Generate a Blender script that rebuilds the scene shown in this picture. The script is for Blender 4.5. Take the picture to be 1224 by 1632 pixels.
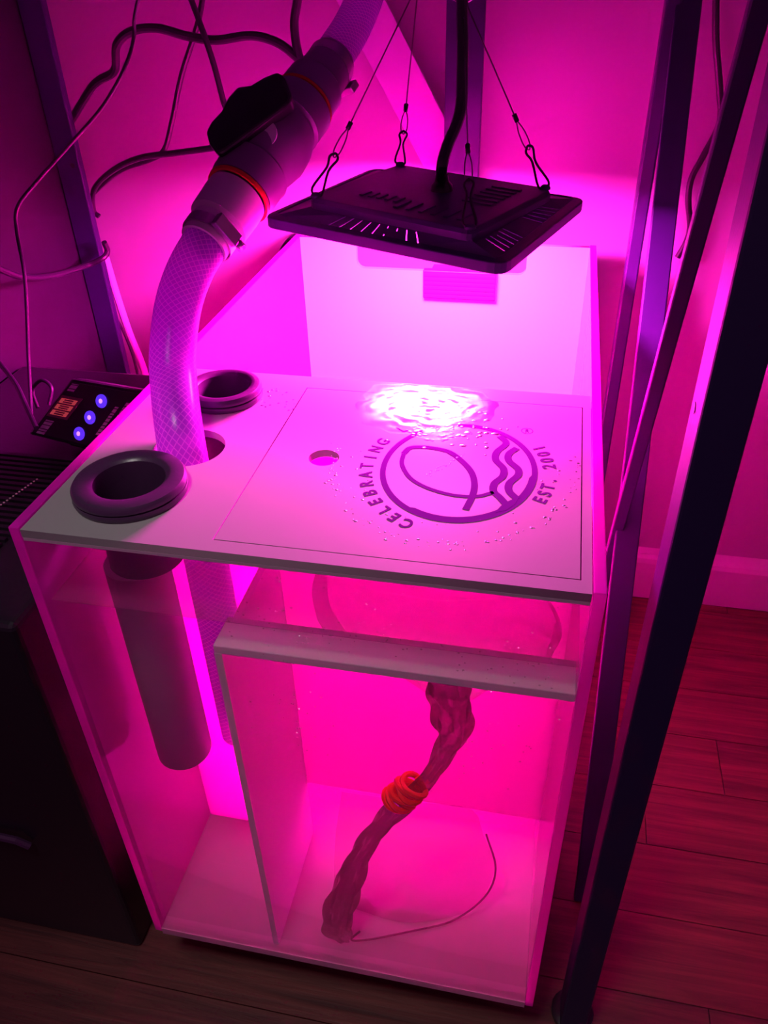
import bpy, bmesh, math, random
from mathutils import Vector, Matrix
random.seed(7)
S = bpy.context.scene
for o in list(bpy.data.objects):
    bpy.data.objects.remove(o)

# ---------------------------------------------------------------- camera
CAM = Vector((0.34981583, -0.37935192, 0.85660513))
RX = Vector((0.9791453, 0.20172202, -0.02413944))      # image right
RY = Vector((0.09735118, -0.57015427, -0.81574926))    # image down
RZ = Vector((-0.1783178, 0.79638705, -0.57790175))     # view direction
FPX = 1276.15
cd = bpy.data.cameras.new('camera')
cam = bpy.data.objects.new('camera', cd)
S.collection.objects.link(cam)
cam.matrix_world = Matrix(((RX.x, -RY.x, -RZ.x, CAM.x), (RX.y, -RY.y, -RZ.y, CAM.y),
                           (RX.z, -RY.z, -RZ.z, CAM.z), (0, 0, 0, 1)))
cd.sensor_fit = 'HORIZONTAL'
cd.sensor_width = 36.0
cd.lens = FPX / 1224 * 36.0
cd.clip_start = 0.01
S.camera = cam

# ---------------------------------------------------------------- world, lights, exposure
w = bpy.data.worlds.new('world'); S.world = w; w.use_nodes = True
w.node_tree.nodes['Background'].inputs[0].default_value = (1.0, 0.10, 0.70, 1)
w.node_tree.nodes['Background'].inputs[1].default_value = 0.11
S.view_settings.view_transform = 'Standard'
S.view_settings.look = 'None'
S.view_settings.gamma = 1.0
S.view_settings.use_curve_mapping = False
S.view_settings.exposure = 0.0
al = bpy.data.lights.new('room_light', 'AREA')
al.shape = 'SQUARE'; al.size = 0.35; al.energy = 0.52; al.spread = 0.62; al.color = (1.0, 0.93, 0.90)
alo = bpy.data.objects.new('room_light', al); S.collection.objects.link(alo)
alo.location = (0.0, -0.60, 2.2)
alo.rotation_euler = (Vector((0.15, 0.1, 0.5)) - alo.location).to_track_quat('-Z', 'Y').to_euler()
LED_COLOR = (1.0, 0.019, 0.58)
LED_POWER = 1180.0
try:
    S.cycles.use_denoising = True
    S.cycles.max_bounces = 16; S.cycles.diffuse_bounces = 10; S.cycles.glossy_bounces = 5
    S.cycles.transmission_bounces = 10; S.cycles.transparent_max_bounces = 24
    S.cycles.sample_clamp_indirect = 60.0
except Exception:
    pass

# ---------------------------------------------------------------- helpers
def ray(u, v):
    return RX * ((u - 612) / FPX) + RY * ((v - 816) / FPX) + RZ
def at(ax, val, u, v):
    """point on the plane x/y/z = val seen in direction (u, v)"""
    d = ray(u, v); i = 'xyz'.index(ax)
    return CAM + d * ((val - CAM[i]) / d[i])
def rng(u, v, r):
    return CAM + ray(u, v).normalized() * r

def lk(o, parent=None):
    S.collection.objects.link(o)
    if parent: o.parent = parent
    return o
def tag(o, label=None, cat=None, group=None, kind=None):
    if label: o['label'] = label
    if cat: o['category'] = cat
    if group: o['group'] = group
    if kind: o['kind'] = kind
    return o
def empty(name, loc=(0, 0, 0)):
    o = bpy.data.objects.new(name, None); o.location = loc; o.empty_display_size = 0.02
    return lk(o)
def place(o, parent):
    """parent keeping world placement (the parent is an unrotated empty or a mesh at the origin)"""
    if parent:
        o.parent = parent
        o.location = Vector(o.location) - root_loc(parent)
def root_loc(p):
    v = Vector(p.location)
    while p.parent:
        p = p.parent; v += Vector(p.location)
    return v

def spline(pts, n=8):
    pts = [Vector(p) for p in pts]
    if len(pts) < 3: return pts
    out = []
    P = [pts[0] * 2 - pts[1]] + pts + [pts[-1] * 2 - pts[-2]]
    for i in range(1, len(P) - 2):
        a, b, c, d = P[i - 1], P[i], P[i + 1], P[i + 2]
        for k in range(n):
            t = k / n
            out.append(0.5 * ((2 * b) + (c - a) * t + (2 * a - 5 * b + 4 * c - d) * t * t + (3 * b - a - 3 * c + d) * t ** 3))
    out.append(pts[-1])
    return out

class MB:
    def __init__(s): s.v = []; s.f = []; s.sm = []; s.uv = {}
    def add(s, vs, fs, smooth=False, uvs=None):
        b = len(s.v); s.v += [tuple(x) for x in vs]
        for i, f in enumerate(fs):
            s.f.append([b + k for k in f]); s.sm.append(smooth)
            if uvs: s.uv[len(s.f) - 1] = uvs[i]
        return s
    def box(s, x0, y0, z0, x1, y1, z1):
        return s.hexa([(x0, y0, z0), (x1, y0, z0), (x1, y1, z0), (x0, y1, z0)], [(x0, y0, z1), (x1, y0, z1), (x1, y1, z1), (x0, y1, z1)])
    def hexa(s, a, b):
        return s.add(list(a) + list(b), [(3, 2, 1, 0), (4, 5, 6, 7), (0, 1, 5, 4), (1, 2, 6, 5), (2, 3, 7, 6), (3, 0, 4, 7)])
    def bar(s, p, q, wx, wy, side=(1, 0, 0)):
        p = Vector(p); q = Vector(q); d = (q - p).normalized()
        a = Vector(side); a = (a - d * a.dot(d)).normalized(); b = d.cross(a)
        ring = [a * (wx / 2) * i + b * (wy / 2) * j for i, j in ((-1, -1), (1, -1), (1, 1), (-1, 1))]
        return s.hexa([p + r for r in ring], [q + r for r in ring])
    def tube(s, pts, r, seg=10, cap=True, rr=None, uv=False, squash=None):
        pts = [Vector(p) for p in pts]; n = len(pts); vs = []; L = 0; ls = []
        prev = None
        for i, p in enumerate(pts):
            d = (pts[min(i + 1, n - 1)] - pts[max(i - 1, 0)]).normalized()
            if prev is None:
                a = Vector((0, 0, 1)) if abs(d.z) < .9 else Vector((1, 0, 0))
                a = (a - d * a.dot(d)).normalized()
            else:
                a = (prev - d * prev.dot(d)).normalized()
            prev = a; b = d.cross(a)
            if i: L += (p - pts[i - 1]).length
            ls.append(L)
            R = rr(i / (n - 1)) if rr else r
            for k in range(seg):
                t = 2 * math.pi * k / seg
                vs.append(p + a * math.cos(t) * R + b * math.sin(t) * R * (squash or 1))
        fs = []; uvs = []
        for i in range(n - 1):
            for k in range(seg):
                k2 = (k + 1) % seg
                fs.append((i * seg + k, i * seg + k2, (i + 1) * seg + k2, (i + 1) * seg + k))
                uvs.append([(k / seg, ls[i]), ((k + 1) / seg, ls[i]), ((k + 1) / seg, ls[i + 1]), (k / seg, ls[i + 1])])
        s.add(vs, fs, True, uvs if uv else None)
        if cap:
            b = len(s.v) - len(vs)
            s.f.append([b + k for k in reversed(range(seg))]); s.sm.append(False)
            s.f.append([b + (n - 1) * seg + k for k in range(seg)]); s.sm.append(False)
        return s
    def lathe(s, o, ax, prof, seg=32, smooth=True):
        """prof: (distance along axis, radius)"""
        o = Vector(o); d = Vector(ax).normalized()
        a = Vector((0, 0, 1)) if abs(d.z) < .9 else Vector((1, 0, 0))
        a = (a - d * a.dot(d)).normalized(); b = d.cross(a); vs = []
        for t, r in prof:
            for k in range(seg):
                q = 2 * math.pi * k / seg
                vs.append(o + d * t + (a * math.cos(q) + b * math.sin(q)) * r)
        fs = [(i * seg + k, i * seg + (k + 1) % seg, (i + 1) * seg + (k + 1) % seg, (i + 1) * seg + k) for i in range(len(prof) - 1) for k in range(seg)]
        return s.add(vs, fs, smooth)
    def prism(s, poly, off):
        n = len(poly); poly = [Vector(p) for p in poly]; off = Vector(off)
        vs = poly + [p + off for p in poly]
        fs = [tuple(reversed(range(n))), tuple(range(n, 2 * n))] + [(i, (i + 1) % n, n + (i + 1) % n, n + i) for i in range(n)]
        return s.add(vs, fs)
    def build(s, name, mat, parent=None, loc=None, bevel=0, recalc=True, bseg=2, autosmooth=False):
        me = bpy.data.meshes.new(name); me.from_pydata(s.v, [], s.f)
        for i, p in enumerate(me.polygons): p.use_smooth = s.sm[i]
        if s.uv:
            ul = me.uv_layers.new(name='UVMap')
            for i, p in enumerate(me.polygons):
                if i in s.uv:
                    for k, li in enumerate(p.loop_indices): ul.data[li].uv = s.uv[i][k]
        if recalc and not s.uv:
            bm = bmesh.new(); bm.from_mesh(me); bmesh.ops.recalc_face_normals(bm, faces=bm.faces); bm.to_mesh(me); bm.free()
        if any(s.sm) and not s.uv:
            bm = bmesh.new(); bm.from_mesh(me)
            for e in bm.edges:
                if len(e.link_faces) == 2 and e.calc_face_angle(0) > .61: e.smooth = False
            bm.to_mesh(me); bm.free()
        me.materials.append(mat)
        o = bpy.data.objects.new(name, me)
        pl = root_loc(parent) if parent else Vector((0, 0, 0))
        if loc is not None: pl = Vector(loc)
        if pl.length > 0: me.transform(Matrix.Translation(-pl))
        if loc is not None:
            o.location = pl - (root_loc(parent) if parent else Vector((0, 0, 0)))
        lk(o, parent)
        if bevel:
            m = o.modifiers.new('bevel', 'BEVEL'); m.width = bevel; m.segments = bseg; m.limit_method = 'ANGLE'
        return o

def circle(cx, cy, r, n=40):
    return [(cx + r * math.cos(2 * math.pi * k / n), cy + r * math.sin(2 * math.pi * k / n)) for k in range(n)]
def rrect(x0, y0, x1, y1, r, n=5):
    out = []
    for cx, cy, a in ((x1 - r, y1 - r, 0), (x0 + r, y1 - r, 90), (x0 + r, y0 + r, 180), (x1 - r, y0 + r, 270)):
        for k in range(n + 1):
            t = math.radians(a + 90 * k / n); out.append((cx + r * math.cos(t), cy + r * math.sin(t)))
    return out
def plate(name, loops, z0, z1, mat, parent=None, bevel=0.0, M=None):
    """flat sheet with holes from closed 2D loops, between z0 and z1"""
    cu = bpy.data.curves.new(name, 'CURVE'); cu.dimensions = '2D'; cu.fill_mode = 'BOTH'
    for lp in loops:
        sp = cu.splines.new('POLY'); sp.points.add(len(lp) - 1)
        for i, p in enumerate(lp): sp.points[i].co = (p[0], p[1], 0, 1)
        sp.use_cyclic_u = True
    cu.extrude = (z1 - z0) / 2 - bevel; cu.bevel_depth = bevel; cu.bevel_resolution = 1; cu.offset = -bevel
    tmp = bpy.data.objects.new('tmp', cu); S.collection.objects.link(tmp)
    me = bpy.data.meshes.new_from_object(tmp); bpy.data.objects.remove(tmp)
    me.name = name
    me.transform(Matrix.Translation((0, 0, (z0 + z1) / 2)))
    if M: me.transform(M)
    me.materials.clear(); me.materials.append(mat)
    if parent: me.transform(Matrix.Translation(-root_loc(parent)))
    o = bpy.data.objects.new(name, me); lk(o, parent)
    return o

# ---------------------------------------------------------------- materials
def mat(name, col, rough=.5, metal=0, spec=.5, coat=0, bump=None, noise=None, trans=0):
    m = bpy.data.materials.new(name); m.use_nodes = True; nt = m.node_tree; b = nt.nodes['Principled BSDF']
    b.inputs['Base Color'].default_value = (*col, 1); b.inputs['Roughness'].default_value = rough
    b.inputs['Metallic'].default_value = metal; b.inputs['Specular IOR Level'].default_value = spec
    b.inputs['Coat Weight'].default_value = coat; b.inputs['Transmission Weight'].default_value = trans
    tc = nt.nodes.new('ShaderNodeTexCoord')
    if noise:
        sc, amt = noise
        n = nt.nodes.new('ShaderNodeTexNoise'); n.inputs['Scale'].default_value = sc; n.inputs['Detail'].default_value = 5
        nt.links.new(tc.outputs['Object'], n.inputs['Vector'])
        mx = nt.nodes.new('ShaderNodeMix'); mx.data_type = 'RGBA'
        mx.inputs['A'].default_value = (*[c * (1 - amt) for c in col], 1); mx.inputs['B'].default_value = (*[min(1, c * (1 + amt)) for c in col], 1)
        nt.links.new(n.outputs['Fac'], mx.inputs['Factor']); nt.links.new(mx.outputs['Result'], b.inputs['Base Color'])
    if bump:
        sc, st = bump
        n = nt.nodes.new('ShaderNodeTexNoise'); n.inputs['Scale'].default_value = sc; n.inputs['Detail'].default_value = 4
        nt.links.new(tc.outputs['Object'], n.inputs['Vector'])
        bp = nt.nodes.new('ShaderNodeBump'); bp.inputs['Strength'].default_value = st; bp.inputs['Distance'].default_value = .002
        nt.links.new(n.outputs['Fac'], bp.inputs['Height']); nt.links.new(bp.outputs['Normal'], b.inputs['Normal'])
    return m
def emis(name, col, st):
    m = bpy.data.materials.new(name); m.use_nodes = True; nt = m.node_tree; b = nt.nodes['Principled BSDF']
    b.inputs['Base Color'].default_value = (*[c * .5 for c in col], 1)
    b.inputs['Emission Color'].default_value = (*col, 1); b.inputs['Emission Strength'].default_value = st
    return m
def acrylic(name, col, tcol, through=.5, gloss=.08, rough=.05, bump=None, clear=0.0):
    """cast acrylic: part scattered back, part let through diffusely, part (clear) straight, glossy skin"""
    m = bpy.data.materials.new(name); m.use_nodes = True; nt = m.node_tree; nt.nodes.clear()
    out = nt.nodes.new('ShaderNodeOutputMaterial')
    d = nt.nodes.new('ShaderNodeBsdfDiffuse'); d.inputs[0].default_value = (*col, 1)
    t = nt.nodes.new('ShaderNodeBsdfTranslucent'); t.inputs[0].default_value = (*tcol, 1)
    mx = nt.nodes.new('ShaderNodeMixShader'); mx.inputs[0].default_value = through
    nt.links.new(d.outputs[0], mx.inputs[1]); nt.links.new(t.outputs[0], mx.inputs[2])
    cur = mx
    if clear:
        tr = nt.nodes.new('ShaderNodeBsdfTransparent'); tr.inputs[0].default_value = (*[c ** .3 for c in tcol], 1)
        m2 = nt.nodes.new('ShaderNodeMixShader'); m2.inputs[0].default_value = clear
        nt.links.new(cur.outputs[0], m2.inputs[1]); nt.links.new(tr.outputs[0], m2.inputs[2]); cur = m2
    g = nt.nodes.new('ShaderNodeBsdfGlossy'); g.inputs[0].default_value = (1, 1, 1, 1); g.inputs[1].default_value = rough
    fr = nt.nodes.new('ShaderNodeLayerWeight'); fr.inputs[0].default_value = .12
    mm = nt.nodes.new('ShaderNodeMath'); mm.operation = 'MULTIPLY_ADD'; mm.inputs[1].default_value = .9; mm.inputs[2].default_value = gloss * .3
    nt.links.new(fr.outputs['Fresnel'], mm.inputs[0])
    m3 = nt.nodes.new('ShaderNodeMixShader'); nt.links.new(mm.outputs[0], m3.inputs[0])
    nt.links.new(cur.outputs[0], m3.inputs[1]); nt.links.new(g.outputs[0], m3.inputs[2])
    if bump:
        tc = nt.nodes.new('ShaderNodeTexCoord'); n = nt.nodes.new('ShaderNodeTexNoise'); n.inputs['Scale'].default_value = bump[0]
        nt.links.new(tc.outputs['Object'], n.inputs['Vector'])
        bp = nt.nodes.new('ShaderNodeBump'); bp.inputs['Strength'].default_value = bump[1]; bp.inputs['Distance'].default_value = .002
        nt.links.new(n.outputs['Fac'], bp.inputs['Height']); nt.links.new(bp.outputs['Normal'], g.inputs['Normal'])
    nt.links.new(m3.outputs[0], out.inputs[0])
    return m
def film(name, tint=(1, 1, 1), body=0.0, bcol=(1, 1, 1), rough=.03, gl=.9, base=.0, bump=None, blend=.1):
    """thin clear sheet, film or water skin: straight-through light, fresnel gloss, a little milky body"""
    m = bpy.data.materials.new(name); m.use_nodes = True; nt = m.node_tree; nt.nodes.clear()
    out = nt.nodes.new('ShaderNodeOutputMaterial')
    tr = nt.nodes.new('ShaderNodeBsdfTransparent'); tr.inputs[0].default_value = (*tint, 1); cur = tr
    if body:
        d = nt.nodes.new('ShaderNodeBsdfDiffuse'); d.inputs[0].default_value = (*bcol, 1)
        t = nt.nodes.new('ShaderNodeBsdfTranslucent'); t.inputs[0].default_value = (*bcol, 1)
        a = nt.nodes.new('ShaderNodeMixShader'); a.inputs[0].default_value = .5
        nt.links.new(d.outputs[0], a.inputs[1]); nt.links.new(t.outputs[0], a.inputs[2])
        b = nt.nodes.new('ShaderNodeMixShader'); b.inputs[0].default_value = body
        nt.links.new(tr.outputs[0], b.inputs[1]); nt.links.new(a.outputs[0], b.inputs[2]); cur = b
    g = nt.nodes.new('ShaderNodeBsdfGlossy'); g.inputs[1].default_value = rough
    fr = nt.nodes.new('ShaderNodeLayerWeight'); fr.inputs[0].default_value = blend
    mm = nt.nodes.new('ShaderNodeMath'); mm.operation = 'MULTIPLY_ADD'; mm.inputs[1].default_value = gl; mm.inputs[2].default_value = base
    nt.links.new(fr.outputs['Fresnel'], mm.inputs[0])
    x = nt.nodes.new('ShaderNodeMixShader'); nt.links.new(mm.outputs[0], x.inputs[0])
    nt.links.new(cur.outputs[0], x.inputs[1]); nt.links.new(g.outputs[0], x.inputs[2])
    if bump:
        tc = nt.nodes.new('ShaderNodeTexCoord'); n = nt.nodes.new('ShaderNodeTexNoise'); n.inputs['Scale'].default_value = bump[0]
        nt.links.new(tc.outputs['Object'], n.inputs['Vector'])
        bp = nt.nodes.new('ShaderNodeBump'); bp.inputs['Strength'].default_value = bump[1]; bp.inputs['Distance'].default_value = .004
        nt.links.new(n.outputs['Fac'], bp.inputs['Height']); nt.links.new(bp.outputs['Normal'], g.inputs['Normal'])
    nt.links.new(x.outputs[0], out.inputs[0])
    return m

M = {}
M['black'] = mat('black_paint', (.035, .02, .06), .42, bump=(400, .08))
M['black_post'] = mat('black_post_paint', (.020, .010, .065), .45, bump=(300, .05))
M['rubber'] = mat('black_rubber', (.060, .022, .070), .33, bump=(60, .25))
M['cable'] = mat('cable_sheath', (.022, .012, .03), .4)
M['plastic'] = mat('black_plastic', (.018, .012, .022), .28, bump=(200, .05))
M['dark'] = mat('dark_cabinet', (.012, .008, .014), .35)
M['panel'] = mat('cabinet_panel', (.016, .007, .022), .45, noise=(6, .3))
M['lamp'] = mat('lamp_aluminium', (.050, .022, .120), .38, bump=(150, .06))
M['wire'] = mat('steel_wire', (.16, .10, .16), .45, metal=.5)
M['wall'] = mat('wall_paint', (.33, .29, .33), .8, noise=(5, .03), bump=(150, .05))
M['trim'] = mat('white_trim', (.48, .44, .48), .45)
M['white_pvc'] = mat('white_pvc', (.75, .68, .76), .35)
M['grey_pvc'] = mat('grey_pvc', (.42, .30, .40), .5)
M['valve'] = mat('grey_valve_body', (.26, .13, .30), .35)
M['red'] = mat('red_seal', (.75, .03, .02), .4)
M['steel'] = mat('stainless_steel', (.55, .5, .55), .28, metal=1)
M['pinkcord'] = mat('white_cord', (.8, .7, .75), .5)
M['ink'] = mat('logo_ink', (.10, .012, .17), .8, spec=0)
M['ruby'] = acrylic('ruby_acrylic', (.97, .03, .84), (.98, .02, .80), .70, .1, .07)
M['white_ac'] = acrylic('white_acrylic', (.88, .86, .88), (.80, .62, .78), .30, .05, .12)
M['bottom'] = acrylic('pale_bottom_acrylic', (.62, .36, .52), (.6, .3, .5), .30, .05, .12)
M['back_ac'] = acrylic('white_back_acrylic', (.95, .95, .95), (.7, .6, .7), .10, .03, .25)
M['inner'] = acrylic('lit_pink_baffle', (.94, .06, .90), (.98, .05, .93), .95, .05, .12)  # translucency raised to make the left chamber look brighter
M['inner_r'] = acrylic('dim_return_baffle', (.92, .06, .82), (.94, .05, .80), .42, .05, .12)  # same baffle made less translucent, so the right side shows darker
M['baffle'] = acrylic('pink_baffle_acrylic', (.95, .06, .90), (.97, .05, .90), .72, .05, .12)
def lid_mat():
    m = mat('white_lid_acrylic', (.34, .33, .34), .5, spec=.08, coat=.22, bump=(30, .12))
    nt = m.node_tree; b = nt.nodes['Principled BSDF']; b.inputs['Coat Roughness'].default_value = .14
    t = nt.nodes.new('ShaderNodeBsdfTranslucent'); t.inputs[0].default_value = (.85, .45, .75, 1)
    x = nt.nodes.new('ShaderNodeMixShader'); x.inputs[0].default_value = .18
    nt.links.new(b.outputs[0], x.inputs[1]); nt.links.new(t.outputs[0], x.inputs[2]); nt.links.new(x.outputs[0], nt.nodes['Material Output'].inputs[0])
    return m
M['lid'] = lid_mat()
M['groove'] = mat('grey_lid_lip', (.50, .30, .44), .6)
M['front'] = film('clear_acrylic', (.98, .95, .98), .03, (.9, .5, .8), .02, .30, 0.005)
M['water'] = film('water', (.93, .78, .92), .16, (.9, .22, .65), .03, .9, 0.03, bump=(14, .12))
M['puddle'] = film('puddle_water', (1, .99, 1), .0, (1, 1, 1), .17, 1.0, .07, blend=.2)
M['drop'] = film('water_drop', (1, .97, 1), .15, (1, .95, 1), .22, 1.0, .28, blend=.3)
M['bag'] = film('clear_plastic_bag', (.95, .86, .94), .14, (.95, .5, .85), .22, .6, .04, bump=(30, .9), blend=.15)
M['bagtail'] = film('twisted_plastic', (.80, .55, .72), .32, (.30, .12, .22), .2, .6, .03, bump=(60, 1.0), blend=.3)
M['baglow'] = film('loose_plastic', (.93, .80, .9), .16, (.6, .12, .42), .15, .5, .01, bump=(18, .5), blend=.2)

# braided hose: clear vinyl with a diagonal net of fibres
def hose_mat(name, body, line):
    m = bpy.data.materials.new(name); m.use_nodes = True; nt = m.node_tree; b = nt.nodes['Principled BSDF']
    b.inputs['Roughness'].default_value = .25
    uv = nt.nodes.new('ShaderNodeUVMap'); sx = nt.nodes.new('ShaderNodeSeparateXYZ'); nt.links.new(uv.outputs[0], sx.inputs[0])
    def math_(op, a, c, d=None):
        n = nt.nodes.new('ShaderNodeMath'); n.operation = op
        for i, v in enumerate((a, c, d)):
            if v is None: continue
            if isinstance(v, (int, float)): n.inputs[i].default_value = v
            else: nt.links.new(v, n.inputs[i])
        return n.outputs[0]
    res = []
    for sg in (1, -1):
        a = math_('MULTIPLY', sx.outputs[0], 20.0 * sg); c = math_('MULTIPLY_ADD', sx.outputs[1], 190.0, a)
        fr = math_('FRACT', c, 0); res.append(math_('LESS_THAN', fr, .17))
    mxm = math_('MAXIMUM', res[0], res[1])
    mx = nt.nodes.new('ShaderNodeMix'); mx.data_type = 'RGBA'
    mx.inputs['A'].default_value = (*body, 1); mx.inputs['B'].default_value = (*line, 1)
    nt.links.new(mxm, mx.inputs['Factor']); nt.links.new(mx.outputs['Result'], b.inputs['Base Color'])
    bp = nt.nodes.new('ShaderNodeBump'); bp.inputs['Strength'].default_value = .5; bp.inputs['Distance'].default_value = .0006
    nt.links.new(mxm, bp.inputs['Height']); nt.links.new(bp.outputs['Normal'], b.inputs['Normal'])
    t = nt.nodes.new('ShaderNodeBsdfTranslucent'); nt.links.new(mx.outputs['Result'], t.inputs[0])
    x = nt.nodes.new('ShaderNodeMixShader'); x.inputs[0].default_value = .5
    nt.links.new(b.outputs[0], x.inputs[1]); nt.links.new(t.outputs[0], x.inputs[2])
    tr = nt.nodes.new('ShaderNodeBsdfTransparent'); x2 = nt.nodes.new('ShaderNodeMixShader'); x2.inputs[0].default_value = .12
    nt.links.new(x.outputs[0], x2.inputs[1]); nt.links.new(tr.outputs[0], x2.inputs[2])
    nt.links.new(x2.outputs[0], nt.nodes['Material Output'].inputs[0])
    return m
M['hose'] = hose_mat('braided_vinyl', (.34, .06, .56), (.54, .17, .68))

def wood():
    m = bpy.data.materials.new('floor_wood'); m.use_nodes = True; nt = m.node_tree; b = nt.nodes['Principled BSDF']
    b.inputs['Roughness'].default_value = .5
    tc = nt.nodes.new('ShaderNodeTexCoord'); mp = nt.nodes.new('ShaderNodeMapping'); mp.inputs['Scale'].default_value = (2.2, 38, 10)
    oi = nt.nodes.new('ShaderNodeObjectInfo')
    nt.links.new(tc.outputs['Object'], mp.inputs['Vector'])
    ad = nt.nodes.new('ShaderNodeVectorMath'); ad.operation = 'ADD'
    nt.links.new(mp.outputs[0], ad.inputs[0])
    sc = nt.nodes.new('ShaderNodeMath'); sc.operation = 'MULTIPLY'; sc.inputs[1].default_value = 37
    nt.links.new(oi.outputs['Random'], sc.inputs[0]); nt.links.new(sc.outputs[0], ad.inputs[1])
    n = nt.nodes.new('ShaderNodeTexNoise'); n.inputs['Scale'].default_value = 2.2; n.inputs['Detail'].default_value = 9; n.inputs['Roughness'].default_value = .65
    n.inputs['Distortion'].default_value = .6
    nt.links.new(ad.outputs[0], n.inputs['Vector'])
    cr = nt.nodes.new('ShaderNodeValToRGB')
    cr.color_ramp.elements[0].position = .26; cr.color_ramp.elements[0].color = (.045, .013, .014, 1)
    cr.color_ramp.elements[1].position = .80; cr.color_ramp.elements[1].color = (.23, .06, .052, 1)
    nt.links.new(n.outputs['Fac'], cr.inputs[0]); nt.links.new(cr.outputs[0], b.inputs['Base Color'])
    bp = nt.nodes.new('ShaderNodeBump'); bp.inputs['Strength'].default_value = .35; bp.inputs['Distance'].default_value = .002
    nt.links.new(n.outputs['Fac'], bp.inputs['Height']); nt.links.new(bp.outputs['Normal'], b.inputs['Normal'])
    return m
M['wood'] = wood()

# ================================================================ the room
FZ = -.08
fl = MB().box(-3.0, -4.0, FZ - .05, 3.0, .76, FZ - .006).build('floor', M['dark']); tag(fl, kind='structure')
rows = [-.485 + .0925 * k for k in range(14)]
first = {}
for ri, y in enumerate(rows):
    y1 = min(y + .0925, .7345)
    x = -1.0 - .37 * ((ri * 5) % 7) / 7
    while x < 1.3:
        ln = .9
        if abs(y1 - y - .0925) < 1e-4 and 'p' in first:
            o = bpy.data.objects.new('floor_board', first['p']); lk(o, fl)
        else:
            mb = MB().box(.0006, .0006, 0, ln - .0006, (y1 - y) - .0006, .0055)
            o = mb.build('floor_board', M['wood'], fl, bevel=0)
            if abs(y1 - y - .0925) < 1e-4: first['p'] = o.data
        o.location = (x, y, FZ - .0055)
        x += ln
wb = MB().box(-1.2, .75, FZ - .05, 1.9, .80, 1.5).build('wall_back', M['wall']); tag(wb, kind='structure')
bb = MB().prism([(1.9, .75, FZ), (1.9, .735, FZ), (1.9, .735, FZ + .075), (1.9, .738, FZ + .083), (1.9, .744, FZ + .088), (1.9, .75, FZ + .098)], (-3.1, 0, 0)).build('baseboard_back', M['trim'])
tag(bb, kind='structure')

# ================================================================ the sump
T = .008; H = .536; W = .4; D = .684
sump = empty('aquarium_sump', (.2, .34, 0))
tag(sump, 'white and pink acrylic aquarium sump with clear front, lit magenta from inside', 'sump')
for x0 in (0, W - T):
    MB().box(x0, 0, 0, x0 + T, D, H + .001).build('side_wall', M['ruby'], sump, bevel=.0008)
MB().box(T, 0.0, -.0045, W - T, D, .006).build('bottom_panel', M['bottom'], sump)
RXZ = Matrix(((1, 0, 0, 0), (0, 0, -1, 0), (0, 1, 0, 0), (0, 0, 0, 1)))    # (x, y, z) -> (x, -z, y)
nb, r_ = .497, .010
loop = [(T, .006), (W - T, .006), (W - T, H), (.314, H)]
loop += [(.314, nb + r_)] + [(.314 - r_ + r_ * math.cos(t), nb + r_ - r_ * math.sin(t)) for t in [math.radians(a) for a in (20, 45, 70, 90)]]
loop += [(.086 + r_ - r_ * math.sin(t), nb + r_ - r_ * math.cos(t)) for t in [math.radians(a) for a in (0, 25, 45, 70, 90)]]
loop += [(.086, H), (T, H)]
plate('back_wall', [loop], -D + .001, -D + .009, M['back_ac'], sump, .0, RXZ)
MB().box(T, .001, .006, W - T, .007, .5262).build('front_panel', M['front'], sump)
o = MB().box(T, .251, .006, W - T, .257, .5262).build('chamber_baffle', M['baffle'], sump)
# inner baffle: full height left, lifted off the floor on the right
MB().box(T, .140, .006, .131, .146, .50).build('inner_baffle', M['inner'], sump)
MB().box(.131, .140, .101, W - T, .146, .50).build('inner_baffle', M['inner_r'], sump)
MB().box(.131, .008, .006, .137, .140, .4315).build('partition', M['white_ac'], sump)
MB().box(.131, .008, .4315, .3935, .040, .4395).build('shelf_ledge', M['white_ac'], sump, bevel=.0008)
# underframe the sump stands on
MB().box(.03, .06, FZ, .37, .66, -.0047).build('plinth', M['dark'], sump)
wt = MB().box(T + .0005, .0075, .4655, W - T - .0005, .1395, .4665).build('water', M['water'])
tag(wt, 'still water surface behind the clear front, just under the lid', 'water', kind='stuff')

# bracket on the notch of the back wall
br = MB().box(.179, .664, .463, .277, .6745, .502)
brk = br.build('bracket', M['black'], None, loc=(.228, .669, .463), bevel=.0015)
tag(brk, 'small dark ribbed block hanging on the white back wall below the lamp', 'bracket')
for i in range(6):
    MB().box(.181, .6625, .4655 + i * .0058, .275, .6640, .4685 + i * .0058).build('rib', M['lamp'], brk)
MB().box(.190, .6745, .4965, .266, .690, .502).build('hook', M['lamp'], brk)

# ================================================================ the lid
LT = .5355; LB = .5290
ring_c = [(.0640, .0575, .0415, .0255), (.0770, .2110, .0340, .0225)]
hose_c = (.0805, .1240)
lid = empty('sump_lid', (.2, .13, LB)); tag(lid, 'white acrylic lid on the front half of the sump, wet near the lamp', 'lid')
ax0, ay0, ax1, ay1 = .144, .0125, .385, .240
outer = [(T + .0006, .0005), (W - T - .0006, .0005), (W - T - .0006, .262), (T + .0006, .262)]
holes = [circle(ring_c[0][0], ring_c[0][1], .034), circle(ring_c[1][0], ring_c[1][1], .030), circle(hose_c[0], hose_c[1], .0285, 48),
         [(ax0, ay0), (ax1, ay0), (ax1, ay1), (ax0, ay1)]]
plate('cover_sheet', [outer] + holes, LB, LT, M['lid'], lid)
sh = circle(.1905, .1262, .0118)
g_ = .0009
plate('access_panel', [[(ax0 + g_, ay0 + g_), (ax1 - g_, ay0 + g_), (ax1 - g_, ay1 - g_), (ax0 + g_, ay1 - g_)], sh], LB, LT, M['lid'], lid)
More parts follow.
